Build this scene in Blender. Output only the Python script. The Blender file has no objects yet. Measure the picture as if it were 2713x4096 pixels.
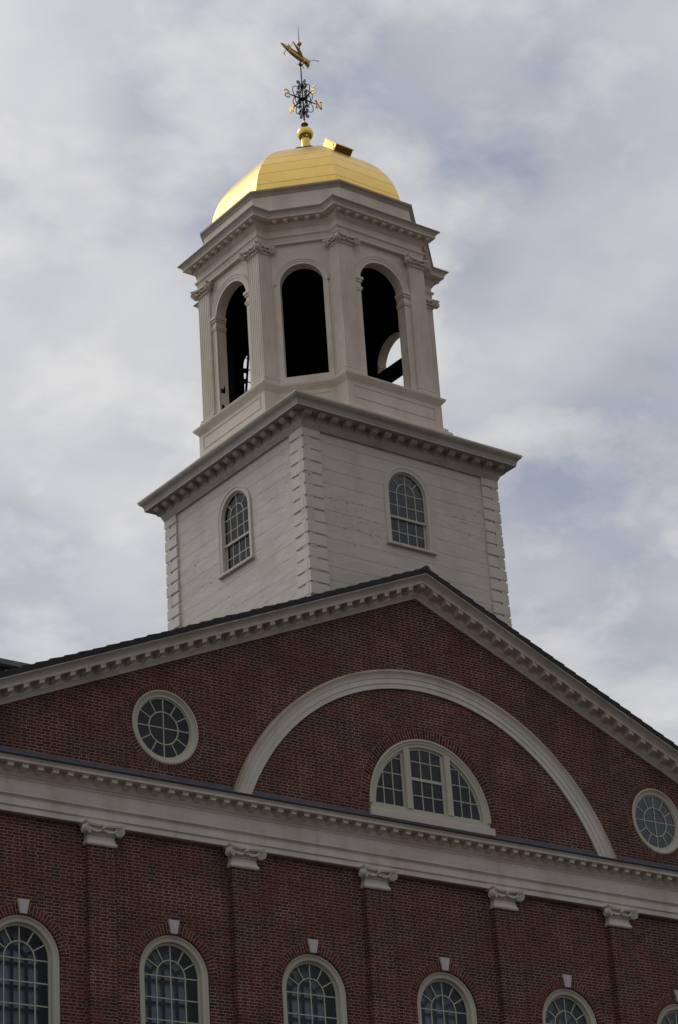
import bpy, math, random
from math import sin, cos, pi, radians, sqrt
from mathutils import Vector, Matrix, Euler
from mathutils.geometry import tessellate_polygon
random.seed(7)
S = bpy.context.scene
COL = S.collection

# ------------------------------------------------------------------ camera
CAM = (-31.771, -38.24, 1.907); YAW, PITCH, ROLL = .6623, .4452, -.0680
FOCAL_PX = 9739.1
cd = bpy.data.cameras.new("camera"); cam = bpy.data.objects.new("camera", cd); COL.objects.link(cam)
fw = Vector((sin(YAW)*cos(PITCH), cos(YAW)*cos(PITCH), sin(PITCH)))
r0 = Vector((cos(YAW), -sin(YAW), 0)); u0 = r0.cross(fw)
rt = r0*cos(ROLL) + u0*sin(ROLL); up = -r0*sin(ROLL) + u0*cos(ROLL)
M = Matrix((rt, up, -fw)).transposed().to_4x4(); M.translation = Vector(CAM)
cam.matrix_world = M
cd.sensor_fit = 'VERTICAL'; cd.sensor_height = 24.0; cd.lens = FOCAL_PX/4096*24.0
cd.clip_start = .5; cd.clip_end = 5000
S.camera = cam

# ------------------------------------------------------------------ colour management
S.view_settings.view_transform = 'Standard'; S.view_settings.look = 'None'
S.view_settings.exposure = 0.0; S.view_settings.gamma = 1.0; S.view_settings.use_curve_mapping = False

# ------------------------------------------------------------------ sun and sky (bright overcast, sun behind the hall)
SUN_DIR = Vector((-.30, .66, .70)).normalized()
SUN_EL = math.asin(SUN_DIR.z); SUN_AZ = math.atan2(SUN_DIR.x, SUN_DIR.y)
sd = bpy.data.lights.new("sun", 'SUN'); so = bpy.data.objects.new("sun", sd); COL.objects.link(so)
so.rotation_euler = (-SUN_DIR).to_track_quat('-Z', 'Y').to_euler()
sd.energy = .5; sd.angle = radians(24); sd.color = (1, .95, .87)

W = bpy.data.worlds.new("World"); S.world = W; W.use_nodes = True
class NT:
    """tiny helper for building node trees"""
    def __init__(s, nt): s.nt = nt; nt.nodes.clear()
    def n(s, t, **k):
        nd = s.nt.nodes.new(t)
        for a, v in k.items():
            setattr(nd, a, v)
        return nd
    def l(s, a, b): s.nt.links.new(a, b)
    def put(s, sock, v):
        if hasattr(v, 'node'): s.l(v, sock)
        else: sock.default_value = v
    def m(s, op, a, b=None, c=None, clamp=False):
        nd = s.n('ShaderNodeMath', operation=op, use_clamp=clamp)
        s.put(nd.inputs[0], a)
        if b is not None: s.put(nd.inputs[1], b)
        if c is not None: s.put(nd.inputs[2], c)
        return nd.outputs[0]
    def v(s, op, a, b=None):
        nd = s.n('ShaderNodeVectorMath', operation=op); s.put(nd.inputs[0], a)
        if b is not None: s.put(nd.inputs[1], b)
        return nd.outputs['Value' if op in ('DOT_PRODUCT', 'LENGTH', 'DISTANCE') else 'Vector']
    def xyz(s, v):
        nd = s.n('ShaderNodeSeparateXYZ'); s.l(v, nd.inputs[0]); return nd.outputs
    def vec(s, x=0., y=0., z=0.):
        nd = s.n('ShaderNodeCombineXYZ')
        for i, a in enumerate((x, y, z)): s.put(nd.inputs[i], a)
        return nd.outputs[0]
    def noise(s, vec, scale, detail=3, rough=.5, dist=0.):
        nd = s.n('ShaderNodeTexNoise'); s.put(nd.inputs['Vector'], vec)
        nd.inputs['Scale'].default_value = scale; nd.inputs['Detail'].default_value = detail
        nd.inputs['Roughness'].default_value = rough; nd.inputs['Distortion'].default_value = dist
        return nd.outputs['Fac']
    def white(s, vec):
        nd = s.n('ShaderNodeTexWhiteNoise', noise_dimensions='3D'); s.l(vec, nd.inputs['Vector']); return nd.outputs
    def ramp(s, fac, stops, interp='LINEAR'):
        nd = s.n('ShaderNodeValToRGB'); s.put(nd.inputs[0], fac); cr = nd.color_ramp; cr.interpolation = interp
        while len(cr.elements) < len(stops): cr.elements.new(.5)
        for e, (p, c) in zip(cr.elements, stops):
            e.position = p; e.color = (*c, 1) if isinstance(c, tuple) else (c, c, c, 1)
        return nd.outputs[0]
    def step(s, x, a, b):
        nd = s.n('ShaderNodeMapRange', interpolation_type='SMOOTHSTEP'); s.put(nd.inputs[0], x)
        nd.inputs[1].default_value = a; nd.inputs[2].default_value = b
        return nd.outputs[0]
    def mix(s, f, a, b, blend='MIX'):
        nd = s.n('ShaderNodeMix', data_type='RGBA', blend_type=blend)
        s.put(nd.inputs[0], f)
        for sock, v in ((nd.inputs[6], a), (nd.inputs[7], b)):
            s.put(sock, (*v, 1) if isinstance(v, tuple) else v)
        return nd.outputs[2]

def build_sky():
    N = NT(W.node_tree)
    out = N.n('ShaderNodeOutputWorld')
    sky = N.n('ShaderNodeTexSky', sky_type='NISHITA', sun_disc=False)
    sky.sun_elevation = SUN_EL; sky.sun_rotation = SUN_AZ
    b1 = N.n('ShaderNodeBackground'); N.l(sky.outputs[0], b1.inputs[0]); b1.inputs[1].default_value = .07
    d = N.n('ShaderNodeTexCoord').outputs['Generated']
    x, y, z = N.xyz(d)
    zz = N.m('ADD', N.m('MAXIMUM', z, 0.), .22)
    p = N.vec(N.m('DIVIDE', x, zz), N.m('DIVIDE', y, zz), 3.7)
    warp = N.noise(p, 2.2, 4, .55)
    p2 = N.v('ADD', p, N.vec(N.m('MULTIPLY', warp, .10), N.m('MULTIPLY', warp, -.08), 0.))
    big = N.noise(p2, 4.6, 6, .52)
    fine = N.noise(p2, 14.0, 6, .58)
    billow = N.m('ABSOLUTE', N.m('MULTIPLY_ADD', N.noise(p2, 7., 7, .56), 2., -1.))
    f = N.m('ADD', N.m('ADD', N.m('MULTIPLY', big, .54), N.m('MULTIPLY', fine, .28)), N.m('MULTIPLY', billow, .26))
    # thin breaks and thicker heads of cloud
    rag = N.m('MULTIPLY_ADD', N.noise(p2, 26., 5, .6), 1.5, .25)
    for dd, rad, amt in [((0.5582, 0.6223, 0.5488), 0.013, -0.12), ((0.5765, 0.6075, 0.5465), 0.012, -0.13), ((0.5736, 0.636, 0.5163), 0.016, -0.055), ((0.5736, 0.5796, 0.5789), 0.011, -0.045), ((0.4482, 0.683, 0.5766), 0.016, -0.055), ((0.4525, 0.7045, 0.5467), 0.013, -0.08), ((0.4813, 0.6949, 0.5342), 0.010, -0.06), ((0.6285, 0.6185, 0.4717), 0.03, -0.02), ((0.4069, 0.6873, 0.6017), 0.03, -0.025),
        ((0.4157, 0.7066, 0.5726), 0.022, 0.04), ((0.4581, 0.7143, 0.529), 0.024, 0.05), ((0.6051, 0.5869, 0.5379), 0.04, 0.03), ((0.4668, 0.6769, 0.5691), 0.02, 0.04), ((0.4454, 0.7562, 0.4794), 0.04, 0.03), ((0.5913, 0.6301, 0.5033), 0.04, 0.03)]:
        q = N.m('DIVIDE', N.v('DISTANCE', d, dd), rad)
        f = N.m('ADD', f, N.m('MULTIPLY', N.m('MULTIPLY', N.m('EXPONENT', N.m('MULTIPLY', N.m('MULTIPLY', q, q), -1.)), rag), amt))
    cloud = N.ramp(f, [(.27, (.38, .42, .51)), (.35, (.50, .52, .58)), (.42, (.58, .585, .62)), (.50, (.645, .648, .668)), (.60, (.73, .73, .735))])
    # brighter round the veiled sun, dimmer on the far side of the sky
    sdot = N.v('DOT_PRODUCT', d, tuple(SUN_DIR))
    g = N.ramp(N.m('MULTIPLY_ADD', sdot, .5, .5), [(.0, .80), (.45, .86), (.72, .93), (.86, 1.0), (.94, 1.2), (1., 1.9)])
    horizon = N.step(z, -.04, .02)
    cl = N.mix(1., cloud, g, 'MULTIPLY')
    # overcast sky away from the sun: the zenith is about three times as bright as the horizon
    away = N.step(N.v('DOT_PRODUCT', d, tuple(Vector((-SUN_DIR.x, -SUN_DIR.y, 0)).normalized())), -.25, .35)
    cie = N.m('MULTIPLY_ADD', N.m('MAXIMUM', z, 0.), 1.02, .33)
    cl = N.mix(N.m('MULTIPLY', away, .95), cl, N.mix(1., cl, N.vec(cie, cie, cie), 'MULTIPLY'))
    cl = N.mix(horizon, (.16, .155, .15), cl)
    b2 = N.n('ShaderNodeBackground'); N.l(cl, b2.inputs[0]); b2.inputs[1].default_value = 1.0
    cover = N.ramp(f, [(.34, .82), (.48, .98), (1., 1.)])
    ms = N.n('ShaderNodeMixShader'); N.l(cover, ms.inputs[0]); N.l(b1.outputs[0], ms.inputs[1]); N.l(b2.outputs[0], ms.inputs[2])
    N.l(ms.outputs[0], out.inputs[0])
build_sky()

# ------------------------------------------------------------------ materials
def new_mat(name):
    m = bpy.data.materials.new(name); m.use_nodes = True
    N = NT(m.node_tree)
    out = N.n('ShaderNodeOutputMaterial'); b = N.n('ShaderNodeBsdfPrincipled'); N.l(b.outputs[0], out.inputs[0])
    N.b = b; N.out = out; N.mat = m
    N.oc = N.n('ShaderNodeTexCoord').outputs['Object']
    return N
def bump(N, h, strength=.3, dist=.01):
    nd = N.n('ShaderNodeBump'); nd.inputs['Strength'].default_value = strength; nd.inputs['Distance'].default_value = dist
    N.l(h, nd.inputs['Height']); N.l(nd.outputs[0], N.b.inputs['Normal'])

BRICK_STOPS = [(0, (.038, .021, .016)), (.12, (.056, .021, .0145)), (.34, (.086, .0235, .014)), (.62, (.108, .0285, .0155)), (.86, (.136, .037, .018)), (1, (.205, .064, .026))]
MORTAR = (.47, .385, .34)
def mat_brick(name='brickwork', radial=None):
    N = new_mat(name)
    x, y, z = N.xyz(N.oc)
    wob = N.noise(N.oc, 3.0, 2)
    if radial is None:
        h, P, a, joint = .0637, .328, .655, .0055
        zz = N.m('ADD', z, N.m('MULTIPLY', N.m('SUBTRACT', wob, .5), .012))
        rv = N.m('DIVIDE', zz, h); row = N.m('FLOOR', rv); fr = N.m('SUBTRACT', rv, row)
        par = N.m('MODULO', N.m('ADD', row, 2000), 2.)
        jit = N.white(N.vec(row, 5.))[0]
        u = N.m('ADD', N.m('ADD', N.m('DIVIDE', N.m('ADD', x, y), P), N.m('MULTIPLY', par, .5)), N.m('MULTIPLY', jit, .10))
        c = N.m('FLOOR', u); t = N.m('SUBTRACT', u, c)
        hd = N.m('GREATER_THAN', t, a)
        dx = N.m('MINIMUM', N.m('MINIMUM', t, N.m('SUBTRACT', 1., t)), N.m('ABSOLUTE', N.m('SUBTRACT', t, a)))
        dx = N.m('MULTIPLY', dx, P); dz = N.m('MULTIPLY', N.m('MINIMUM', fr, N.m('SUBTRACT', 1., fr)), h)
        idv = N.vec(N.m('MULTIPLY_ADD', c, 2., hd), row, 1.)
    else:
        r1, r2, n, split = radial
        joint = .0056
        ang = N.m('ARCTAN2', z, x); rr = N.m('SQRT', N.m('ADD', N.m('MULTIPLY', x, x), N.m('MULTIPLY', z, z)))
        u = N.m('MULTIPLY', N.m('ADD', ang, 10.), n/(2*pi)); c = N.m('FLOOR', u); t = N.m('SUBTRACT', u, c)
        dx = N.m('MULTIPLY', N.m('MINIMUM', t, N.m('SUBTRACT', 1., t)), 2*pi*(r1+r2)/2/n)
        f = N.m('DIVIDE', N.m('SUBTRACT', rr, r1), r2-r1)
        odd = N.m('MODULO', c, 2.)
        if split:
            sp = N.m('MULTIPLY_ADD', N.m('MODULO', N.m('FLOOR', N.m('DIVIDE', c, 2.)), 2.), .3, .35)
            ds = N.m('MULTIPLY', N.m('ABSOLUTE', N.m('SUBTRACT', f, sp)), r2-r1)
            ds = N.m('ADD', ds, N.m('MULTIPLY', N.m('SUBTRACT', 1., odd), 9.))
            half = N.m('MULTIPLY', odd, N.m('GREATER_THAN', f, sp))
        else:
            ds = 9.; half = 0.
        dz = N.m('MINIMUM', N.m('MULTIPLY', N.m('SUBTRACT', 1., f), (r2-r1)), ds)
        idv = N.vec(c, half, 3.)
    dist = N.m('MINIMUM', dx, dz)
    edge = N.m('ADD', dist, N.m('MULTIPLY', N.m('SUBTRACT', N.noise(N.oc, 60, 2), .5), .0035))
    mask = N.step(edge, joint-.0015, joint+.0015)
    w = N.white(idv)
    patch = N.noise(N.oc, .42, 4, .6)
    val = N.m('ADD', N.m('MULTIPLY', w[0], .82), N.m('MULTIPLY', N.m('SUBTRACT', patch, .36), .62), clamp=True)
    col = N.ramp(val, BRICK_STOPS)
    grain = N.noise(N.oc, 45, 4, .65)
    col = N.mix(N.m('MULTIPLY', N.step(grain, .4, .75), .28), col, (.05, .03, .028))
    mort = N.mix(N.step(N.noise(N.oc, 1.3, 4, .65), .38, .68), (.25, .20, .18), MORTAR)
    mort = N.mix(N.m('MULTIPLY', N.white(N.v('ADD', idv, (9., 4., 2.)))[0], .35), mort, (.17, .135, .12))
    col = N.mix(mask, mort, col)
    soot = N.step(N.noise(N.v('MULTIPLY', N.oc, (1., 1., .35)), .8, 5, .62), .50, .78)
    col = N.mix(N.m('MULTIPLY', soot, .5), col, (.040, .033, .031))
    wash = N.m('MULTIPLY', N.step(N.noise(N.v('ADD', N.v('MULTIPLY', N.oc, (1., 1., .30)), (31., 7., 2.)), 1.15, 5, .65), .58, .82), .14)
    col = N.mix(wash, col, (.30, .25, .225))
    N.l(col, N.b.inputs['Base Color'])
    N.b.inputs['Roughness'].default_value = .88; N.b.inputs['Specular IOR Level'].default_value = .25
    bump(N, N.m('ADD', mask, N.m('MULTIPLY', grain, .25)), .45, .008)
    return N.mat

def mat_paint(name, base, stain, amount=.5, rough=.55, chips=0., seed=0., scale=1.):
    N = new_mat(name)
    co = N.v('ADD', N.oc, (seed, seed*1.7, 0.))
    dirt = N.noise(N.v('MULTIPLY', co, (1., 1., .28)), 2.3*scale, 6, .62)
    blot = N.noise(co, .9*scale, 4, .55)
    f = N.m('MULTIPLY', N.m('ADD', N.step(dirt, .44, .74), N.m('MULTIPLY', N.step(blot, .42, .66), .6)), amount, clamp=True)
    col = N.mix(f, base, stain)
    spk = N.noise(co, 26*scale, 3, .6)
    col = N.mix(N.m('MULTIPLY', N.step(spk, .60, .74), .25), col, tuple(c*.62 for c in stain))
    if chips:
        reg = N.step(N.noise(co, .75, 3), .50, .66)
        ch = N.m('MULTIPLY', N.step(N.noise(N.v('MULTIPLY', co, (1., 1., 1.4)), 11., 6, .72, .4), .655-chips*.02, .69-chips*.02), reg)
        col = N.mix(ch, col, (.11, .10, .09))
    N.l(col, N.b.inputs['Base Color']); N.b.inputs['Roughness'].default_value = rough
    N.b.inputs['Specular IOR Level'].default_value = .3
    bump(N, N.m('ADD', dirt, N.m('MULTIPLY', spk, .3)), .12, .01)
    return N.mat

def mat_boards():
    N = new_mat('board_paint')
    x, y, z = N.xyz(N.oc)
    h = .336
    lo = N.v('MULTIPLY', N.oc, (.5, .5, 1.))
    zz = N.m('ADD', z, N.m('MULTIPLY', N.m('SUBTRACT', N.noise(lo, 1.3, 3), .5), .055))
    rv = N.m('DIVIDE', N.m('SUBTRACT', zz, 26.394), h); row = N.m('FLOOR', rv); fr = N.m('SUBTRACT', rv, row)
    d = N.m('MULTIPLY', N.m('MINIMUM', fr, N.m('SUBTRACT', 1., fr)), h)
    vis = N.step(N.noise(N.v('ADD', lo, N.vec(0., 0., N.m('MULTIPLY', row, 3.1))), 1.4, 3, .6), .30, .55)
    line = N.m('MULTIPLY', N.m('SUBTRACT', 1., N.step(d, .003, .011)), N.m('MULTIPLY_ADD', vis, .75, .25))
    # boards also butt end to end here and there
    rnd = N.white(N.vec(row, 3., 8.))
    dirt = N.noise(N.v('MULTIPLY', N.oc, (1., 1., .5)), 1.6, 6, .62)
    tone = N.m('MULTIPLY', rnd[0], .12)
    col = N.mix(N.m('ADD', N.m('MULTIPLY', N.step(dirt, .46, .78), .45), tone, clamp=True), (.655, .60, .53), (.47, .415, .345))
    green = N.m('MULTIPLY', N.step(N.m('SUBTRACT', 25.2, z), 0., 2.4), N.step(N.noise(N.oc, .8, 3), .40, .62))
    col = N.mix(N.m('MULTIPLY', green, .45), col, (.50, .475, .365))
    col = N.mix(N.m('MULTIPLY', line, .33), col, (.13, .115, .10))
    reg = N.step(N.m('ADD', N.noise(N.oc, .62, 3), N.m('MULTIPLY', N.m('SUBTRACT', 1., N.step(d, .0, .07)), .10)), .47, .68)
    pn = N.noise(N.v('MULTIPLY', N.oc, (.8, .8, 1.7)), 8.5, 7, .74, .5)
    chip = N.m('MULTIPLY', N.step(pn, .58, .62), reg)
    col = N.mix(N.m('MULTIPLY', chip, .85), col, (.15, .14, .125))
    N.l(col, N.b.inputs['Base Color']); N.b.inputs['Roughness'].default_value = .6
    N.b.inputs['Specular IOR Level'].default_value = .3
    sag = N.noise(N.v('MULTIPLY', N.oc, (1., 1., 2.2)), 1.8, 3)
    bump(N, N.m('ADD', N.m('MULTIPLY_ADD', line, -.6, N.m('MULTIPLY', fr, .35)), N.m('ADD', N.m('MULTIPLY', chip, -.5), N.m('MULTIPLY', sag, 2.2))), .55, .022)
    return N.mat

def mat_gold(name='gold_leaf', rough=.30, base=(.93, .635, .19), worn=0.):
    N = new_mat(name)
    n1 = N.noise(N.oc, 2.4, 5, .6); n2 = N.noise(N.oc, 22, 3, .6)
    col = N.mix(N.m('MULTIPLY', N.step(n1, .42, .70), .35), base, tuple(c*.82 for c in base))
    col = N.mix(N.m('MULTIPLY', N.step(n2, .60, .74), .30+worn), col, (base[0]*.55, base[1]*.45, base[2]*.35))
    N.l(col, N.b.inputs['Base Color']); N.b.inputs['Metallic'].default_value = 1.
    N.l(N.m('MULTIPLY_ADD', n1, .16, rough-.08), N.b.inputs['Roughness'])
    bump(N, N.m('ADD', N.noise(N.oc, 5, 3), N.m('MULTIPLY', n2, .15)), .10, .02)
    return N.mat

def mat_plain(name, c, rough=.6, metal=0., var=.3, scale=4., spec=.35):
    N = new_mat(name)
    n = N.noise(N.oc, scale, 5, .6)
    N.l(N.mix(N.m('MULTIPLY', N.step(n, .35, .7), var), c, tuple(a*.5 for a in c)), N.b.inputs['Base Color'])
    N.b.inputs['Roughness'].default_value = rough; N.b.inputs['Metallic'].default_value = metal
    N.b.inputs['Specular IOR Level'].default_value = spec
    bump(N, n, .12, .01)
    return N.mat

def mat_glass(name='window_glass', tint=(.80, .84, .88)):
    N = new_mat(name)
    N.nt.nodes.remove(N.b)
    lw = N.n('ShaderNodeFresnel'); lw.inputs[0].default_value = 1.30
    t = N.n('ShaderNodeBsdfTransparent'); t.inputs[0].default_value = (*tint, 1)
    g = N.n('ShaderNodeBsdfGlossy'); g.inputs['Roughness'].default_value = .03
    bp = N.n('ShaderNodeBump'); bp.inputs['Strength'].default_value = 1.; bp.inputs['Distance'].default_value = 1.
    x, y, z = N.xyz(N.oc)     # old panes: each one sits at its own slight tilt and ripples a little
    w = N.white(N.vec(N.m('FLOOR', N.m('DIVIDE', N.m('ADD', x, .02), .262)), N.m('FLOOR', N.m('DIVIDE', z, .36)), 4.))
    r = N.xyz(w[1])
    tilt = N.m('ADD', N.m('MULTIPLY', N.m('SUBTRACT', r[0], .5), x), N.m('MULTIPLY', N.m('SUBTRACT', r[1], .5), z))
    N.l(N.m('ADD', N.m('MULTIPLY', tilt, .010), N.m('MULTIPLY', N.noise(N.oc, 2.2, 2), .0005)), bp.inputs['Height']); N.l(bp.outputs[0], g.inputs['Normal'])
    ms = N.n('ShaderNodeMixShader'); N.l(lw.outputs[0], ms.inputs[0]); N.l(t.outputs[0], ms.inputs[1]); N.l(g.outputs[0], ms.inputs[2])
    N.l(ms.outputs[0], N.out.inputs[0])
    return N.mat

BRICK = mat_brick()
ARCH_BRICK = mat_brick('arch_brickwork', (.80, .995, 76, True))
LUN_BRICK = mat_brick('lunette_brickwork', (1.66, 1.89, 140, True))
OC_BRICK = mat_brick('oculus_brickwork', (.785, .915, 76, False))
TRIM = mat_paint('trim_paint', (.69, .63, .56), (.52, .44, .36), .65)
ARCHP = mat_paint('arch_paint', (.70, .645, .575), (.54, .46, .37), .45, seed=5., chips=.6)
CREAM = mat_paint('cream_paint', (.535, .515, .405), (.45, .415, .31), .35, seed=2.)
SILLP = mat_paint('sill_paint', (.62, .545, .49), (.52, .45, .40), .4, seed=8.)
STONE = mat_plain('keystone_stone', (.60, .575, .545), .75, var=.25)
BELF = mat_paint('belfry_paint', (.74, .655, .55), (.58, .46, .34), .55, seed=3.)
QUOIN = mat_paint('quoin_paint', (.68, .63, .55), (.54, .47, .39), .5, seed=4., chips=1.2)
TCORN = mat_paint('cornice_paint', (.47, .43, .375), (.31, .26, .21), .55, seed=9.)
BOARD = mat_boards()
CASING = mat_paint('casing_paint', (.64, .585, .53), (.50, .40, .32), .5, seed=6.)
GOLD = mat_gold(rough=.36); GOLDV = mat_gold('vane_gold', .36, (.66, .44, .16), .3); GOLDBALL = mat_gold('ball_gold', .22, (.88, .62, .18))
GOLDH = mat_gold('hatch_gold', .26, (.93, .66, .24), .15)
SEAM = mat_plain('gold_seam', (.20, .135, .05), .6, .6)
IRON = mat_plain('black_iron', (.018, .017, .02), .45, .3)
SLATE = mat_plain('roof_slate', (.030, .029, .031), .62, scale=9.)
LEAD = mat_plain('lead_flashing', (.105, .115, .135), .55, .1, var=.5, scale=6.)
BLACK = mat_plain('dark_edge', (.018, .018, .019), .7)
COPPER = mat_plain('dark_copper', (.12, .075, .05), .5, .5)
INSIDE = mat_plain('interior_darkness', (.010, .009, .009), .9, spec=.1)  # near-black colour puts the darkness of the unlit interior into the surfaces
GLASS = mat_glass()
SHADE = mat_plain('window_shade', (.70, .75, .80), .8, var=.45, scale=1.1)
DARKW = mat_plain('inner_sash_paint', (.030, .032, .040), .6)
PLAZA = mat_plain('plaza_paving', (.085, .072, .06), .9, var=.4, scale=.4)

# ------------------------------------------------------------------ mesh helpers
class MB:
    def __init__(s): s.v = []; s.f = []; s.mi = []
    def add(s, vs, fs, mi=0):
        o = len(s.v); s.v += [tuple(p) for p in vs]
        for f in fs: s.f.append([i+o for i in f]); s.mi.append(mi)
        return s
    def box(s, x0, x1, y0, y1, z0, z1, mi=0):
        vs = [(x, y, z) for z in (z0, z1) for y in (y0, y1) for x in (x0, x1)]
        return s.add(vs, [(0, 2, 3, 1), (4, 5, 7, 6), (0, 1, 5, 4), (2, 6, 7, 3), (0, 4, 6, 2), (1, 3, 7, 5)], mi)
    def hexa(s, b, t, mi=0):       # bottom quad, top quad (4 points each, same winding)
        return s.add(list(b)+list(t), [(3, 2, 1, 0), (4, 5, 6, 7), (0, 1, 5, 4), (1, 2, 6, 5), (2, 3, 7, 6), (3, 0, 4, 7)], mi)
    def prism(s, poly, a, b, axis='y', mi=0):   # convex outline in (x,z), extruded along y from a to b (or (x,y) along z)
        P = (lambda p, t: (p[0], t, p[1])) if axis == 'y' else (lambda p, t: (p[0], p[1], t))
        n = len(poly); vs = [P(p, a) for p in poly]+[P(p, b) for p in poly]
        fs = [list(range(n)), list(range(2*n-1, n-1, -1))]+[(i, i+n, (i+1) % n+n, (i+1) % n) for i in range(n)]
        return s.add(vs, fs, mi)
    def plate(s, outer, holes, y0, y1, back_mi=0, mi=0, rim_mi=None):
        """flat wall in the xz plane with holes, front at y0, back at y1, with its reveals"""
        loops = [outer]+holes
        tri = tessellate_polygon([[Vector((x, z, 0)) for x, z in L] for L in loops])
        flat = [p for L in loops for p in L]; n = len(flat)
        o = len(s.v)
        s.v += [(x, y0, z) for x, z in flat]+[(x, y1, z) for x, z in flat]
        for t in tri:
            a, b, c = [Vector(flat[i]) for i in t]
            cr = (b-a).x*(c-a).y-(b-a).y*(c-a).x
            if abs(cr) < 1e-9: continue
            t = list(t) if cr > 0 else list(t)[::-1]
            s.f.append([i+o for i in t]); s.mi.append(mi)
            s.f.append([i+o+n for i in t[::-1]]); s.mi.append(back_mi)
        k = 0
        for L in loops:
            m = len(L)
            for i in range(m):
                a, b = k+i, k+(i+1) % m
                s.f.append([a+o, b+o, b+o+n, a+o+n]); s.mi.append(mi if rim_mi is None else rim_mi)
            k += m
        return s
    def sweep(s, poly, prof, mi=0, closed=True):
        """profile (d outward, z) carried round a closed ccw plan outline with mitred corners"""
        n = len(poly); off = []
        for i in range(n):
            p0, p1, p2 = Vector(poly[i-1]), Vector(poly[i]), Vector(poly[(i+1) % n])
            e1, e2 = (p1-p0).normalized(), (p2-p1).normalized()
            n1, n2 = Vector((e1.y, -e1.x)), Vector((e2.y, -e2.x))
            off.append((n1+n2)/(1+n1.dot(n2)))
        o = len(s.v); k = len(prof)
        for d, z in prof:
            for i in range(n): s.v.append((poly[i][0]+off[i].x*d, poly[i][1]+off[i].y*d, z))
        for j in range(k-1):
            for i in range(n):
                a, b = j*n+i, j*n+(i+1) % n
                s.f.append([o+a, o+b, o+b+n, o+a+n]); s.mi.append(mi if isinstance(mi, int) else mi[j])
        return s
    def strip(s, stations, prof, f, mi=0):
        """open sweep: f(station, profile point) -> xyz"""
        o = len(s.v); k = len(prof)
        for st in stations:
            for p in prof: s.v.append(tuple(f(st, p)))
        for i in range(len(stations)-1):
            for j in range(k-1):
                a = o+i*k+j
                s.f.append([a, a+k, a+k+1, a+1]); s.mi.append(mi)
        return s
    def tube(s, pts, r, n=6, mi=0, cap=True):
        pts = [Vector(p) for p in pts]; rs = r if isinstance(r, (list, tuple)) else [r]*len(pts)
        ref = Vector((.31, .52, .79)); o = len(s.v); m = len(pts); prev = None
        for i, p in enumerate(pts):
            t = (pts[min(i+1, m-1)]-pts[max(i-1, 0)]).normalized()
            a = (prev-t*prev.dot(t)) if prev is not None else ref-t*ref.dot(t)
            if a.length < 1e-4: a = t.orthogonal()
            a.normalize(); b = t.cross(a); prev = a
            for k in range(n): s.v.append(tuple(p+(a*cos(2*pi*k/n)+b*sin(2*pi*k/n))*rs[i]))
        for i in range(m-1):
            for k in range(n):
                s.f.append([o+i*n+k, o+i*n+(k+1) % n, o+(i+1)*n+(k+1) % n, o+(i+1)*n+k]); s.mi.append(mi)
        if cap:
            s.f.append([o+k for k in range(n)][::-1]); s.mi.append(mi)
            s.f.append([o+(m-1)*n+k for k in range(n)]); s.mi.append(mi)
        return s
    def lathe(s, prof, n=32, c=(0, 0), mi=0):   # (r, z) round the vertical through c
        o = len(s.v)
        for r, z in prof:
            for k in range(n): s.v.append((c[0]+r*cos(2*pi*k/n), c[1]+r*sin(2*pi*k/n), z))
        for j in range(len(prof)-1):
            for k in range(n):
                s.f.append([o+j*n+k, o+j*n+(k+1) % n, o+(j+1)*n+(k+1) % n, o+(j+1)*n+k]); s.mi.append(mi)
        return s
    def ball(s, c, r, n=12, sc=(1, 1, 1), mi=0, rot=None):
        o = len(s.v); m = n//2
        for j in range(m+1):
            th = pi*j/m
            for k in range(n):
                p = Vector((r*sc[0]*sin(th)*cos(2*pi*k/n), r*sc[1]*sin(th)*sin(2*pi*k/n), -r*sc[2]*cos(th)))
                if rot: p = rot @ p
                s.v.append((c[0]+p.x, c[1]+p.y, c[2]+p.z))
        for j in range(m):
            for k in range(n):
                s.f.append([o+j*n+k, o+j*n+(k+1) % n, o+(j+1)*n+(k+1) % n, o+(j+1)*n+k]); s.mi.append(mi)
        return s
    def ring(s, r0, r1, y0, y1, a0=0, a1=2*pi, n=72, c=(0, 0), mi=0):
        """flat ring in the xz plane with thickness"""
        pr = [(r0, y1), (r0, y0), (r1, y0), (r1, y1)]
        return s.strip([a0+(a1-a0)*i/n for i in range(n+1)], pr, lambda a, p: (c[0]+p[0]*cos(a), p[1], c[1]+p[0]*sin(a)), mi)

def obj(name, mb, mats, parent=None, loc=(0, 0, 0), rz=0., smooth=False, bevel=0.):
    me = bpy.data.meshes.new(name)
    me.from_pydata(mb.v, [], mb.f)
    mats = mats if isinstance(mats, (list, tuple)) else [mats]
    for m in mats: me.materials.append(m)
    for p, i in zip(me.polygons, mb.mi): p.material_index = i
    if smooth:
        for p in me.polygons: p.use_smooth = True
        me.set_sharp_from_angle(angle=radians(26))
    me.update()
    o = bpy.data.objects.new(name, me); COL.objects.link(o)
    o.location = loc; o.rotation_euler = (0, 0, rz)
    if parent: o.parent = parent
    if bevel:
        b = o.modifiers.new('edge', 'BEVEL'); b.width = bevel; b.segments = 1; b.limit_method = 'ANGLE'; b.angle_limit = radians(50)
    return o
def empty(name, loc, label, cat):
    o = bpy.data.objects.new(name, None); COL.objects.link(o); o.location = loc
    o.empty_display_size = .5; o['label'] = label; o['category'] = cat
    return o
def copy_tree(o, parent, loc=None, rz=None):
    c = o.copy(); COL.objects.link(c); c.parent = parent
    if loc is not None: c.location = loc
    if rz is not None: c.rotation_euler = (0, 0, rz)
    for ch in list(o.children): copy_tree(ch, c)
    return c
def arch_outline(R, zb, n=40, c=0., zs=0.):   # opening with a round head, ccw
    return [(c-R, zb), (c+R, zb)]+[(c+R*cos(pi*i/n), zs+R*sin(pi*i/n)) for i in range(n+1)]
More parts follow.
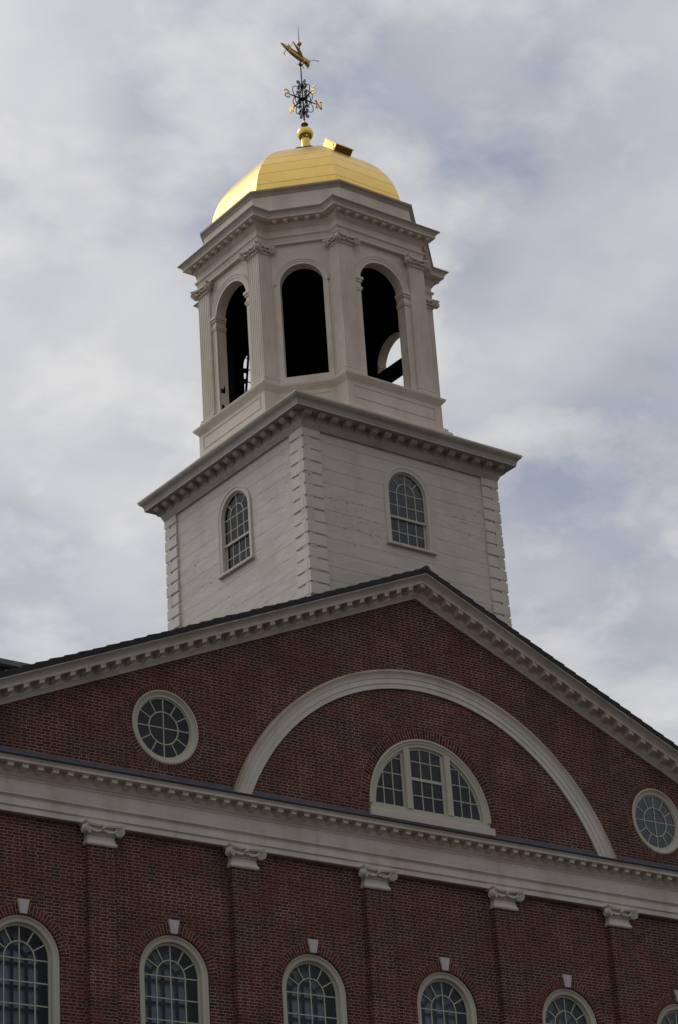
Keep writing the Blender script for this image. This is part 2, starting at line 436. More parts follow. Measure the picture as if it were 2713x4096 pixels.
def circle_outline(R, c, n=64): return [(c[0]+R*cos(2*pi*i/n), c[1]+R*sin(2*pi*i/n)) for i in range(n)]

# ------------------------------------------------------------------ ground
g = MB().add([(-900, -900, 0), (900, -900, 0), (900, 900, 0), (-900, 900, 0)], [(0, 1, 2, 3)])
go = obj('ground', g, PLAZA); go['kind'] = 'structure'; go['label'] = 'paved square in front of the brick hall'

# ================================================================== BRICK HALL
hall = empty('brick_hall', (0, 0, 0), 'red brick gabled hall with white cornices, brick pilasters and arched windows', 'building')
BAY, EXC = 3.3, .044
def bx(k): return math.copysign(BAY*(abs(k)+EXC*min(abs(k), .5)), k) if k else 0.
HW, DEEP, ZG, SL = 12.6, 30., 23.36, .42
ZS = 14.133                 # spring line of the main windows
wins = [-3, -2, -1, 0, 1, 2, 3]
def spring_outline(x0): return [(x0+p[0], ZS+p[1]) for p in arch_outline(.80, -3.2)]
LUN = (0., 18.37); OCX, OCZ = 6.70, 19.17
lun_hole = [(-1.62, 18.2), (1.62, 18.2)]+[(1.66*cos(a), LUN[1]+1.66*sin(a)) for a in [pi*i/60 for i in range(0, 61)]]
front = MB().plate([(-HW, 0), (HW, 0), (HW, ZG-SL*HW), (0, ZG), (-HW, ZG-SL*HW)],
    [spring_outline(bx(k)) for k in wins]+[lun_hole, circle_outline(.785, (-OCX, OCZ)), circle_outline(.785, (OCX, OCZ))], 0., .34)
obj('front_wall', front, BRICK, hall)
sw = MB().box(-HW, -HW+.34, .341, DEEP, 0, 18.05); obj('side_wall', sw, BRICK, hall)
sw = MB().box(HW-.34, HW, .341, DEEP, 0, 18.05); obj('side_wall', sw, BRICK, hall)
bw = MB().prism([(-HW, 0), (HW, 0), (HW, ZG-SL*HW), (0, ZG), (-HW, ZG-SL*HW)], DEEP+.001, DEEP+.34); obj('rear_wall', bw, BRICK, hall)
obj('attic_floor', MB().box(-HW+.35, HW-.35, .35, DEEP-.01, 17.2, 17.5), INSIDE, hall)

# --- main arched windows
def arched_bars(mb, R, ring_r, zb, hbars, vbars, spokes, y0, y1, w, rimw):
    mb.ring(R-rimw, R+.012, y0-.012, y1, 0, pi, 48)                     # sash rim, round head
    for sx in (-1, 1): mb.box(sx*(R-rimw/2)-rimw/2-.006, sx*(R-rimw/2)+rimw/2+.006, y0-.012, y1, zb, 0)
    mb.ring(ring_r-w/2, ring_r+w/2, y0, y1, 0, pi, 36)
    for a in spokes:
        ca, sa = cos(a), sin(a); h = w/2
        q = [(ring_r*ca+h*sa, ring_r*sa-h*ca), ((R-.01)*ca+h*sa, (R-.01)*sa-h*ca), ((R-.01)*ca-h*sa, (R-.01)*sa+h*ca), (ring_r*ca-h*sa, ring_r*sa+h*ca)]
        mb.prism(q, y0+.002, y1-.002)
    for x in vbars: mb.box(x-w/2, x+w/2, y0+.003, y1-.003, zb, (ring_r if abs(x) < .01 else 0))
    for z in hbars: mb.box(-R+.01, R-.01, y0+.006, y1-.006, z-w/2, z+w/2)
    return mb
SPOKES = [radians(a) for a in (30, 60, 90, 120, 150)]
def main_window(x0):
    f = MB()
    prof = [(.80, .06), (.795, .035), (.77, .02), (.745, .03), (.735, .045), (.72, .05), (.665, .055), (.66, .07), (.655, .14), (.64, .16)]
    f.strip([pi*i/48 for i in range(49)], prof, lambda a, p: (p[0]*cos(a), p[1], p[0]*sin(a)))
    for sx in (-1, 1): f.strip([0., -3.2], prof, lambda z, p: (sx*p[0], p[1], z))
    w = obj('window', f, CREAM, hall, (x0, 0, ZS), smooth=True)
    sb = arched_bars(MB(), .645, .325, -3.2, [0, -.425, -.847, -1.27, -1.69, -2.1, -2.53], [-.325, 0, .325], SPOKES, .135, .17, .021, .032)
    obj('sash', sb, CREAM, w)
    obj('pane', MB().prism(arch_outline(.65, -3.2, 40), .153, .156), GLASS, w)
    obj('keystone', MB().hexa([(-.072, -.045, .80), (.072, -.045, .80), (.072, .02, .80), (-.072, .02, .80)],
                              [(-.125, -.05, 1.07), (.125, -.05, 1.07), (.125, .02, 1.07), (-.125, .02, 1.07)]), STONE, w, bevel=.008)
    obj('brick_arch', MB().ring(.803, .995, -.005, .015, 0, pi, 60), ARCH_BRICK, w)
    ins = arched_bars(MB(), .60, .31, -3.2, [-.02, -.45, -.87, -1.29, -1.71, -2.13], [-.31, 0, .31], SPOKES, .40, .43, .05, .03)
    obj('inner_sash', ins, DARKW, w)
    obj('shade', MB().prism(arch_outline(.61, -3.2, 40), .47, .475), SHADE, w)
    rv = MB().strip([pi*i/40 for i in range(41)], [(.79, .34), (.79, .52)], lambda a, p: (p[0]*cos(a), p[1], p[0]*sin(a)))
    for sx in (-1, 1): rv.box(sx*.79-.01, sx*.79+.01, .34, .52, -3.2, 0)
    rv.ring(.60, .80, .521, .53, 0, pi, 40); [rv.box(sx*.70-.1, sx*.70+.1, .521, .53, -3.2, 0) for sx in (-1, 1)]
    obj('reveal', rv, DARKW, w)
    return w
w0 = main_window(bx(-3))
for k in wins[1:]: copy_tree(w0, hall, (bx(k), 0, ZS))

# --- pilasters and their capitals
def volute(mb, c, nrm, r, t, hand):
    """scroll: spiral band with a boss, lying in the plane with outward normal nrm"""
    nrm = Vector(nrm).normalized(); upv = Vector((0, 0, 1)); e = upv.cross(nrm).normalized()
    c = Vector(c); R3 = Matrix((e, nrm, upv)).transposed()
    def P(a, rr, d): return c+e*(cos(a)*rr)+upv*(sin(a)*rr)+nrm*d
    n = 20; o = len(mb.v)
    for d, rr in ((-t, r*.93), (0, r*.93), (.006, r*.80), (-.012, r*.70), (-.012, .3*r), (0, .22*r)):
        for k in range(n): mb.v.append(tuple(P(2*pi*k/n, rr, d)))
    for j in range(5):
        for k in range(n):
            mb.f.append([o+j*n+k, o+j*n+(k+1) % n, o+(j+1)*n+(k+1) % n, o+(j+1)*n+k]); mb.mi.append(0)
    turns = 2.3; m = 44; pts = []; rad = []
    for i in range(m+1):
        q = i/m; a = pi/2+hand*q*turns*2*pi; rr = r*(.93*(1-q)**.9+.12)
        pts.append(P(a, rr, .006)); rad.append(r*(.13-.05*q))
    mb.tube(pts, rad, 5)
    mb.ball(P(0, 0, .004), r*.20, 8)
def capital(hw, neck, s, sides=(-1, 1), d=.12):
    mb = MB()
    mb.box(-hw-.02*s, hw+.02*s, -.02*s, d, 0, .022*s); mb.box(-hw-.04*s, hw+.04*s, -.04*s, d, .0225*s, .058*s)
    zt = .06*s+neck
    if neck:
        for j in range(6):
            a, b = j/6, (j+1)/6; fa, fb = .035*(1-a)**3, .035*(1-b)**3
            mb.hexa([(-hw-fa, -fa, .058*s+neck*a), (hw+fa, -fa, .058*s+neck*a), (hw+fa, d, .058*s+neck*a), (-hw-fa, d, .058*s+neck*a)],
                    [(-hw-fb, -fb, .058*s+neck*b), (hw+fb, -fb, .058*s+neck*b), (hw+fb, d, .058*s+neck*b), (-hw-fb, d, .058*s+neck*b)])
    mb.box(-hw-.012, hw+.012, -.028*s, d, zt, zt+.03*s)
    ne = max(3, int(2*hw/(.075*s)))
    for i in range(ne):
        x = -hw+2*hw*(i+.5)/ne; mb.ball((x, -.035*s, zt+.065*s), .034*s, 8, (1, .9, 1.25))
    mb.box(-hw-.005, hw+.005, -.015*s, d, zt+.03*s, zt+.175*s)
    # concave abacus
    xa, ya = hw+.112*s, -.180*s
    for z0, z1, g in ((zt+.172*s, zt+.198*s, 0.), (zt+.198*s, zt+.235*s, .022*s)):
        n = 14; out = []
        for i in range(n+1):
            q = -1+2*i/n; out.append(((xa+g)*q, (ya-g)*(.40+.60*abs(q)**2.2)))
        for i in range(n):
            (x0, y0), (x1, y1) = out[i], out[i+1]
            mb.hexa([(x0, y0, z0), (x1, y1, z0), (x1, d, z0), (x0, d, z0)], [(x0, y0, z1), (x1, y1, z1), (x1, d, z1), (x0, d, z1)])
    vz, vr = zt+.082*s, .104*s
    for sx in sides:
        volute(mb, (sx*(hw+.045*s), -.125*s, vz), (-sx*.42, -.9, 0), vr, .10*s, -sx)
        volute(mb, (sx*(hw+.10*s), -.045*s, vz), (sx*.95, -.30, 0), vr*.96, .07*s, sx)
    # carved centre and festoon
    rnd = random.Random(3)
    for i in range(11):
        mb.ball((rnd.uniform(-.055, .055)*s, (-.10-.03*rnd.random())*s, zt+rnd.uniform(.07, .20)*s), rnd.uniform(.018, .03)*s, 6)
    for sx in (-1, 1):
        p = [(sx*(hw*q+.0), -.075*s-.02*s*q, zt+.10*s-.05*s*sin(pi*q)) for q in [i/7 for i in range(8)]]
        mb.tube(p, [.017*s+.012*s*sin(pi*i/7) for i in range(8)], 6)
    return mb
pm = MB().box(-.302, .302, -.116, .0, 0, 16.43)
p0 = obj('pilaster', pm, BRICK, hall, (bx(-3.5)-.05, 0, 0))
obj('capital', capital(.302, .155, .94), TRIM, p0, (0, -.116, 16.43), smooth=True)
for k in (-2.5, -1.5, -.5, .5, 1.5, 2.5, 3.5):
    copy_tree(p0, hall, (bx(k), 0, 0))

# --- entablature across the front (carried a little round the corners)
def carry(prof, mb, x=HW, mi=0):
    """profile (y outward negative, z) along the front, returned down both sides"""
    st = [(-1, DEEP), (-1, 0), (1, 0), (1, DEEP)]
    return mb.strip(st, prof, lambda s, p: (s[0]*(x-p[0]) if True else 0, (p[0] if s[1] == 0 else s[1]), p[1]), mi)
ent = MB()
carry([(.02, 16.842), (-.122, 16.842), (-.122, 16.952), (-.128, 16.956), (-.145, 16.963), (-.150, 16.975), (-.150, 16.990), (-.140, 16.992), (-.140, 17.118),
       (-.150, 17.124), (-.150, 17.136), (-.165, 17.148), (-.185, 17.165), (-.188, 17.176), (-.188, 17.192), (-.122, 17.203), (-.124, 17.215),
       (-.137, 17.27), (-.142, 17.33), (-.138, 17.40), (-.122, 17.47), (-.122, 17.486)], ent)
obj('entablature', ent, TRIM, hall)
cor = MB()
carry([(-.122, 17.486), (-.135, 17.494), (-.135, 17.505), (-.142, 17.525), (-.165, 17.548), (-.176, 17.556), (-.176, 17.570), (-.190, 17.585), (-.205, 17.61),
       (-.208, 17.625), (-.208, 17.732), (-.222, 17.738), (-.392, 17.738), (-.396, 17.735), (-.400, 17.738), (-.400, 17.787), (-.408, 17.792), (-.412, 17.803), (-.425, 17.815), (-.432, 17.832)], cor)
co = obj('cornice', cor, TRIM, hall)
fl = MB()
carry([(-.432, 17.832), (-.445, 17.834), (-.445, 17.872)], fl, mi=1)  # thin black face along the top front edge of the cornice
carry([(-.445, 17.872), (-.440, 17.885), (-.02, 18.04), (-.018, 18.135), (.01, 18.135)], fl, mi=0)
obj('flashing', fl, [LEAD, BLACK], hall)
MS = .3255
md = MB().box(-.0625, .0625, -.36, -.208, 17.655, 17.712).box(-.078, .078, -.374, -.208, 17.7125, 17.7375)
md.prism([(-.208, 17.600), (-.208, 17.655), (-.325, 17.655), (-.285, 17.632), (-.25, 17.610)], -.0622, .0622)
md.v = md.v[:16]+[(y, x, z) for (x, y, z) in md.v[16:]]
m0 = None
for i in range(-33, 28):
    if m0 is None: m0 = obj('modillion', md, TRIM, co, (i*MS, 0, 0))
    else: copy_tree(m0, co, (i*MS, 0, 0))

# --- raking cornice
rk = MB()
RX = [-13.02, 0, 13.02]
def rake(prof, mb, mi=0): return mb.strip(RX, prof, lambda x, p: (x, p[0], ZG+p[1]-SL*abs(x)), mi)
rake([(.01, -.006), (-.036, -.004), (-.040, .018), (-.052, .030), (-.060, .050), (-.075, .062), (-.080, .075), (-.100, .088), (-.108, .102), (-.112, .115), (-.118, .244),
      (-.130, .249), (-.336, .249), (-.340, .246), (-.344, .249), (-.346, .306), (-.356, .312), (-.360, .334), (-.380, .345), (-.395, .365), (-.425, .385), (-.455, .402), (-.485, .416), (-.490, .436), (-.2, .44)], rk)
ro = obj('raking_cornice', rk, TRIM, hall)
dz = SL*.059
def rake_block(sg):
    b = MB()
    for x0, x1, y0, z0, z1 in ((-.059, .059, -.328, .160, .228), (-.072, .072, -.338, .2285, .248)):
        a, c = SL*x0*-sg, SL*x1*-sg
        b.hexa([(x0, y0, z0+a), (x1, y0, z0+c), (x1, -.118, z0+c-.05), (x0, -.118, z0+a-.05)], [(x0, y0, z1+a), (x1, y0, z1+c), (x1, -.118, z1+c), (x0, -.118, z1+a)])
    return b
RS = .3465
for sg in (-1, 1):
    b0 = None
    for i in range(1, 34 if sg < 0 else 26):
        x = sg*(i*RS)
        loc = (x, 0, ZG-SL*abs(x))
        if b0 is None: b0 = obj('block', rake_block(sg), TRIM, ro, loc)
        else: copy_tree(b0, ro, loc)
ab = MB()
for sg in (-1, 1):
    x1 = sg*.06
    q = [(0, -.328, .165), (x1, -.328, .165-SL*.06), (x1, -.118, .115-SL*.06), (0, -.118, .115)]; t = [(0, -.328, .247), (x1, -.328, .247-SL*.06), (x1, -.118, .247-SL*.06), (0, -.118, .247)]
    ab.hexa(q if sg > 0 else q[::-1], t if sg > 0 else t[::-1])
obj('block', ab, TRIM, ro, (0, 0, ZG))

# --- slate roof with stepped courses, ridge cap and a dormer
rf = MB(); random.seed(11)
for sg in (-1, 1):
    n = 41; cw = 13.15/n
    for i in range(n):
        xa, xb = i*cw, (i+1)*cw
        za, zb = ZG+.441-SL*xa, ZG+.441-SL*xb
        ja = random.uniform(-.012, .012); h0, h1 = .112+ja*.4, .138+ja
        q = [(sg*xa, -.497+ja*.6, za), (sg*xb, -.497+ja*.6, zb), (sg*xb, DEEP+.5, zb), (sg*xa, DEEP+.5, za)]
        t = [(sg*xa, -.512+ja*.6, za+h0), (sg*xb, -.512+ja*.6, zb+h1), (sg*xb, DEEP+.5, zb+h1), (sg*xa, DEEP+.5, za+h0)]
        rf.hexa(q if sg > 0 else q[::-1], t if sg > 0 else t[::-1])
roof = obj('roof', rf, SLATE, hall)
rc = MB().strip([-.52, DEEP+.5], [(-.15, -.06), (-.10, -.02), (-.06, .05), (0, .085), (.06, .05), (.10, -.02), (.15, -.06)], lambda y, p: (p[0], y, ZG+.53+p[1]))
rc.prism([(-.15, -.06+ZG+.53), (.15, -.06+ZG+.53), (.06, .05+ZG+.53), (0, .085+ZG+.53), (-.06, .05+ZG+.53)], -.52, -.515)
obj('ridge_cap', rc, SLATE, roof, smooth=True)
dm = MB()
dm.box(-10.2, -6.0, 3.0, 5.0, 19.4, 21.18)
dm.hexa([(-10.32, 2.86, 21.181), (-5.9, 2.86, 21.181), (-5.9, 5.14, 21.181), (-10.32, 5.14, 21.181)], [(-10.38, 2.80, 21.265), (-5.7, 2.80, 21.265), (-5.7, 5.2, 21.265), (-10.38, 5.2, 21.265)], 1)
dm.hexa([(-10.36, 2.82, 21.266), (-5.6, 2.82, 21.266), (-5.6, 5.18, 21.266), (-10.36, 5.18, 21.266)], [(-9.6, 3.9, 21.55), (-5.0, 3.9, 21.55), (-5.0, 4.1, 21.55), (-9.6, 4.1, 21.55)])
dm.box(-10.26, -10.2, 3.4, 4.6, 19.9, 21.0, 2); dm.box(-10.28, -10.262, 3.52, 4.48, 20.02, 20.9, 3)
dm.box(-10.3, -10.282, 3.98, 4.02, 20.02, 20.9, 2)
obj('dormer', dm, [SLATE, mat_plain('dormer_metal', (.50, .51, .51), .5, 0.), CREAM, DARKW], roof)

# --- big blind arch moulding of the pediment
am = MB()
pr = [(5.134, .02), (5.134, -.042), (5.243, -.045), (5.246, -.060), (5.340, -.062), (5.346, -.054), (5.358, -.054), (5.364, -.070), (5.385, -.073), (5.415, -.078), (5.445, -.089), (5.472, -.106), (5.486, -.117),
      (5.490, -.128), (5.500, -.131), (5.541, -.131), (5.545, .02)]
am.strip([radians(18+144*i/90) for i in range(91)], pr, lambda a, p: (p[0]*cos(a), p[1], 15.99+p[0]*sin(a)))
am.mi = [1 if k % (len(pr)-1) >= len(pr)-4 else 0 for k in range(len(am.f))]
obj('arch_moulding', am, [ARCHP, mat_paint('arch_top_paint', (.60, .52, .42), (.42, .31, .21), .8, seed=15., chips=2.2)], hall, smooth=True)

# --- lunette window
def chord_bars(mb, R, c, xs, zs, x0, x1, zb, y0, y1, w):
    for x in xs:
        zt = c[1]+sqrt(max(R*R-(x-c[0])**2, 0)); mb.box(x-w/2, x+w/2, y0, y1, zb, zt)
    for z in zs:
        h = sqrt(max(R*R-(z-c[1])**2, 0)); a, b = max(x0, c[0]-h), min(x1, c[0]+h)
        if b > a: mb.box(a, b, y0+.003, y1-.003, z-w/2, z+w/2)
lf = MB()
lp = [(1.66, .03), (1.655, .0), (1.62, -.012), (1.60, .0), (1.585, .012), (1.555, .016), (1.54, .03), (1.53, .035), (1.475, .04), (1.47, .12)]
lf.strip([pi*i/60 for i in range(61)], lp, lambda a, p: (p[0]*cos(a), p[1], LUN[1]+p[0]*sin(a)))
lf.box(-1.655, 1.655, .03, .13, 18.2, 18.395)
for sx in (-1, 1): lf.box(sx*.555-.072, sx*.555+.072, .01, .13, 18.396, LUN[1]+sqrt(1.5**2-.555**2)-.02)
lw = obj('lunette_window', lf, CREAM, hall, smooth=True)
ls = MB()
Rg = 1.475
ls.ring(Rg-.05, Rg, .085, .13, 0, pi, 60, LUN)
for a, b in ((-1.45, -.628), (.628, 1.45)):
    ls.box(a, b, .085, .13, 18.396, 18.435)
for sx in (-1, 1): ls.box(sx*.652-.026, sx*.652+.026, .086, .129, 18.397, LUN[1]+sqrt(Rg**2-.652**2)-.02)
chord_bars(ls, Rg-.02, LUN, [-1.185, -.925], [18.79, 19.15, 19.505], -1.46, -.64, 18.4, .09, .125, .020)
chord_bars(ls, Rg-.02, LUN, [1.185, .925], [18.79, 19.15, 19.505], .64, 1.46, 18.4, .09, .125, .020)
for sx in (-1, 1): ls.box(sx*.45-.033, sx*.45+.033, .075, .13, 18.396, LUN[1]+sqrt(Rg**2-.45**2)-.03)
ls.box(-.483, .483, .07, .14, 19.075, 19.14); ls.box(-.42, .42, .1, .14, 18.396, 18.43)
chord_bars(ls, Rg-.02, LUN, [-.14, .14], [19.51], -.45, .45, 18.43, .088, .125, .020); ls.box(-.42, .42, .095, .125, 18.737, 18.757)
obj('sash', ls, CREAM, lw)
obj('pane', MB().prism([(-1.47, 18.396), (1.47, 18.396)]+[(1.465*cos(pi*i/48), LUN[1]+1.465*sin(pi*i/48)) for i in range(1, 48)], .107, .110), GLASS, lw)
obj('sill', MB().box(-1.69, 1.69, -.075, .12, 18.065, 18.235), SILLP, lw, bevel=.012)
obj('brick_arch', MB().ring(1.663, 1.89, -.005, .015, 0, pi, 80), LUN_BRICK, lw, (0, 0, LUN[1]))
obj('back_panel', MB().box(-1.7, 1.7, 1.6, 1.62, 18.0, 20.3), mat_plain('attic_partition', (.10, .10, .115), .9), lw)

# --- round windows
def oculus(x0):
    f = MB()
    f.strip([2*pi*i/72 for i in range(73)], [(.785, .03), (.782, -.008), (.75, -.018), (.735, -.005), (.728, .008), (.715, .010), (.70, .024), (.692, .030), (.645, .036), (.64, .085)], lambda a, p: (p[0]*cos(a), p[1], p[0]*sin(a)))
    o = obj('round_window', f, CREAM, hall, (x0, 0, OCZ), smooth=True)
    b = MB().ring(.615, .65, .065, .11, n=64).ring(.333, .355, .068, .10, n=48)
    for k in range(12):
        a = k*pi/6; r_in = .01 if k % 3 == 0 else .345; h = .0105; ca, sa = cos(a), sin(a)
        b.prism([(r_in*ca+h*sa, r_in*sa-h*ca), (.63*ca+h*sa, .63*sa-h*ca), (.63*ca-h*sa, .63*sa+h*ca), (r_in*ca-h*sa, r_in*sa+h*ca)], .070, .098)
    obj('muntin', b, CREAM, o)
    obj('pane', MB().prism(circle_outline(.635, (0, 0)), .083, .086), GLASS, o)
    obj('brick_ring', MB().ring(.788, .915, -.005, .015, n=80), OC_BRICK, o)
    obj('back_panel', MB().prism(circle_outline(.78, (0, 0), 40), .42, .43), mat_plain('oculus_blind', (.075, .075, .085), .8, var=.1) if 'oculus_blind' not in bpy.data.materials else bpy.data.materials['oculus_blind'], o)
    return o
oc0 = oculus(-OCX); copy_tree(oc0, hall, (OCX, 0, OCZ))

# ================================================================== BELL TOWER
YC, HT, TB = 2.838, 2.828, 22.45
tower = empty('bell_tower', (0, YC, TB), 'white timber bell tower with open arched belfry and gilded dome above the gable', 'tower')
def tpart(name, mb, mats, rz=0., **k): return obj(name, mb, mats, tower, (0, 0, -TB), rz, **k)
def tcopy(o, rz): return copy_tree(o, tower, (0, 0, -TB), rz)
SQ = [(-HT, -HT), (HT, -HT), (HT, HT), (-HT, HT)]
TZ = 25.99
WX = (.08, .035)     # window axis on the front and on the left face
def t_wall(xc, hole):
    hs = [[(xc+p[0], TZ+p[1]) for p in arch_outline(.555, -1.33)]] if hole else []
    return MB().plate([(-HT, TB), (HT, TB), (HT, 27.0), (-HT, 27.0)], hs, -HT+.05, -HT+.21, back_mi=1)
tpart('wall', t_wall(WX[0], True), [BOARD, INSIDE])
tpart('wall', t_wall(WX[1], True), [BOARD, INSIDE], -pi/2)
tpart('wall', t_wall(0, False), [BOARD, INSIDE], pi/2); tpart('wall', t_wall(0, False), [BOARD, INSIDE], pi)
tpart('inner_floor', MB().box(-2.6, 2.6, -2.6, 2.6, 24.0, 24.1), INSIDE)
# tower windows
def t_window(rz, xc):
    f = MB()
    prof = [(.665, .012), (.665, -.030), (.645, -.045), (.625, -.040), (.615, -.028), (.60, -.028), (.545, -.022), (.54, .0), (.535, .11)]
    f.strip([pi*i/48 for i in range(49)], prof, lambda a, p: (p[0]*cos(a), p[1], p[0]*sin(a)))
    for sx in (-1, 1): f.strip([0., -1.32], prof, lambda z, p: (sx*p[0], p[1], z))
    w = tpart('window', f, CASING, rz, smooth=True)
    R = Matrix.Rotation(rz, 3, 'Z'); w.location = Vector((0, 0, TZ-TB))+R @ Vector((xc, -HT+.05, 0))
    obj('sill', MB().box(-.70, .70, -.085, .10, -1.395, -1.32), CASING, w, bevel=.012)
    s = MB()
    arched_bars(s, .535, .262, -.62, [0, -.32], [-.262, 0, .262], [radians(a) for a in (45, 90, 135)], .045, .075, .020, .032)
    s.box(-.53, .53, .035, .085, -.655, -.60)                               # meeting rail
    for sx in (-1, 1): s.box(sx*.495-.026, sx*.495+.026, .075, .10, -1.31, -.655)
    s.box(-.52, .52, .075, .10, -1.318, -1.275)
    for x in (-.25, 0, .25): s.box(x-.010, x+.010, .078, .097, -1.28, -.65)
    s.box(-.47, .47, .079, .096, -.982, -.961)
    obj('sash', s, CREAM, w)
    obj('pane', MB().prism(arch_outline(.53, -.63, 40), .060, .063), GLASS, w)
    obj('lower_pane', MB().box(-.49, .49, .086, .089, -1.30, -.64), GLASS, w)
    return w
t_window(0, WX[0]); t_window(-pi/2, WX[1])
# quoins
def quoin():
    q = MB(); x0 = -HT-.004; y0 = -HT-.004; g = .007
    for k in range(16):
        z1 = 26.968 if k == 0 else 26.713-.2955*(k-1); z0 = 26.713-.2955*k+.044
        z0 = max(z0, TB+.01)
        if z1 < TB+.1: break
        j = random.uniform(-.006, .006)
        q.box(x0+j, -HT+.50, y0+j, -HT+.08, z0, z1-.004)
        q.box(x0+j, -HT+.08, -HT+.0805, -HT+.50, z0, z1-.004)
    q.box(x0+.026, -HT+.49, y0+.026, -HT+.075, TB, 26.94); q.box(x0+.026, -HT+.075, -HT+.076, -HT+.49, TB, 26.94)
    return q
q0 = tpart('quoin', quoin(), QUOIN, bevel=.012)
for k in (1, 2, 3): tcopy(q0, k*pi/2)
# cornice of the square stage
tc = MB().sweep(SQ, [(-.06, 26.955), (.012, 26.965), (.014, 26.99), (.024, 27.0), (.028, 27.02), (.034, 27.025), (.040, 27.045), (.044, 27.05), (.050, 27.07), (.056, 27.08), (.06, 27.10), (.062, 27.286),
    (.075, 27.291), (.332, 27.291), (.335, 27.288), (.339, 27.291), (.339, 27.342), (.346, 27.347), (.348, 27.372), (.352, 27.384), (.362, 27.41), (.378, 27.432), (.402, 27.455), (.426, 27.477), (.440, 27.50), (.443, 27.517)])
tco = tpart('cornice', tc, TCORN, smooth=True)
tpart('cornice_flashing', MB().sweep(SQ, [(.443, 27.517), (.452, 27.519), (.459, 27.558), (.30, 27.60), (-.35, 27.72)]), BELF)
def bracket():
    b = MB(); n = 9; pts = []
    for i in range(n+1):
        q = i/n; pts.append((.064+.205*q, 27.105+.15*q**1.0+.028*sin(2*pi*q)))
    w = .083
    for i in range(n):
        (d0, z0), (d1, z1) = pts[i], pts[i+1]
        b.hexa([(-w, -HT-d0, z0), (-w, -HT-d1, z1), (w, -HT-d1, z1), (w, -HT-d0, z0)], [(-w, -HT-d0, 27.29), (-w, -HT-d1, 27.29), (w, -HT-d1, 27.29), (w, -HT-d0, 27.29)])
    return b
b0 = None
for f in range(4):
    for i in range(16):
        R = Matrix.Rotation(f*pi/2, 3, 'Z'); loc = R @ Vector(((i-7.5)*.3725, 0, 0))
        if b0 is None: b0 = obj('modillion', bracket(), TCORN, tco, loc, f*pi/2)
        else: copy_tree(b0, tco, loc, f*pi/2)

# --- belfry plan: four broad faces standing forward of four diagonal ones
def plan(a, b, dg):
    i = sqrt(2)*dg-a
    c = [(-a, -b), (a, -b), (a, -i), (i, -a)]
    out = []
    for k in range(4):
        ca, sa = round(cos(k*pi/2)), round(sin(k*pi/2))
        out += [(x*ca-y*sa, x*sa+y*ca) for x, y in c]
    return out
ped = MB().sweep(plan(1.36, 2.725, 2.60), [(.30, 27.62), (.17, 27.64), (.17, 27.875), (.15, 27.895), (.10, 27.90), (.10, 27.985), (.075, 27.99), (.05, 28.02), (.0, 28.05), (.0, 28.618),
    (.012, 28.622), (.018, 28.645), (.035, 28.655), (.040, 28.672), (.062, 28.685), (.066, 28.70), (.092, 28.722), (.098, 28.745), (.105, 28.748), (.108, 28.788), (-.10, 28.81), (-.9, 28.82)])
pedo = tpart('pedestal', ped, BELF, smooth=True)
def frame_panel(hw, d, z0, z1):
    p = MB(); t = .022
    for x0, x1, a, b in ((-hw, hw, z1-t, z1), (-hw, hw, z0, z0+t), (-hw, -hw+t, z0+t, z1-t), (hw-t, hw, z0+t, z1-t)): p.box(x0, x1, -d-.014, -d+.01, a, b)
    return p
for f in range(4):
    obj('panel', frame_panel(1.19, 2.725, 28.205, 28.52), BELF, pedo, rz=f*pi/2)
    obj('panel', frame_panel(.56, 2.60, 28.205, 28.52), BELF, pedo, rz=f*pi/2-pi/4)
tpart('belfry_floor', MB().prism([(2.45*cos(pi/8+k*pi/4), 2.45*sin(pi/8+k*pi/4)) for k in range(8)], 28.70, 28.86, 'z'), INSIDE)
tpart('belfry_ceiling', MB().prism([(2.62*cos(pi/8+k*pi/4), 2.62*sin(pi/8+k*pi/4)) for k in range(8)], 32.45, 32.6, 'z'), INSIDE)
BS = 31.535
def arch_wall(hw, d, R, th, ro, imp, rim=0):
    """belfry panel with its round-headed opening, raised archivolt and impost"""
    w = MB().plate([(-hw, 28.79), (hw, 28.79), (hw, 32.64), (-hw, 32.64)], [[(p[0], BS+p[1]) for p in arch_outline(R, 28.9-BS, 40)]], -d, -d+th, back_mi=1, rim_mi=rim)
    k = ro-R
    pr = [(R, -.001), (R, -.030), (R+.42*k, -.030), (R+.46*k, -.042), (R+.72*k, -.042), (R+.78*k, -.052), (R+.95*k, -.058), (ro, -.046), (ro, .01)]
    w.strip([pi*i/40 for i in range(41)], pr, lambda a, p: (p[0]*cos(a), -d+p[1], BS+p[0]*sin(a)))
    for sx in (-1, 1):
        if imp:
            w.box(*sorted((sx*(R-.0), sx*(ro-.015))), -d-.034, -d+.01, 28.80, 31.24)
            for z0, z1, g in ((31.24, 31.29, .022), (31.29, 31.335, .035), (31.335, 31.47, .004), (31.47, 31.53, .030), (31.53, 31.60, .055)):
                w.box(*sorted((sx*(R-g), sx*(ro-.012))), -d-.032-g, -d+(.05 if rim else th), z0+.0005, z1)
        else:
            w.box(*sorted((sx*R, sx*(ro-.02))), -d-.032, -d+.01, 28.80, BS)
    return w
for f in range(4):
    tpart('arch_wall', arch_wall(.83, 2.55, .647, .24, .835, True, 1 if f == 2 else 0), [BELF, INSIDE], f*pi/2)  # rear jambs coloured near-black in place of shade
    dw = arch_wall(.70, 2.50, .515, .22, .655, False)
    dw.box(-.53, .53, -2.53, -2.26, 28.86, 29.045)
    tpart('arch_wall', dw, [BELF, INSIDE], f*pi/2-pi/4)
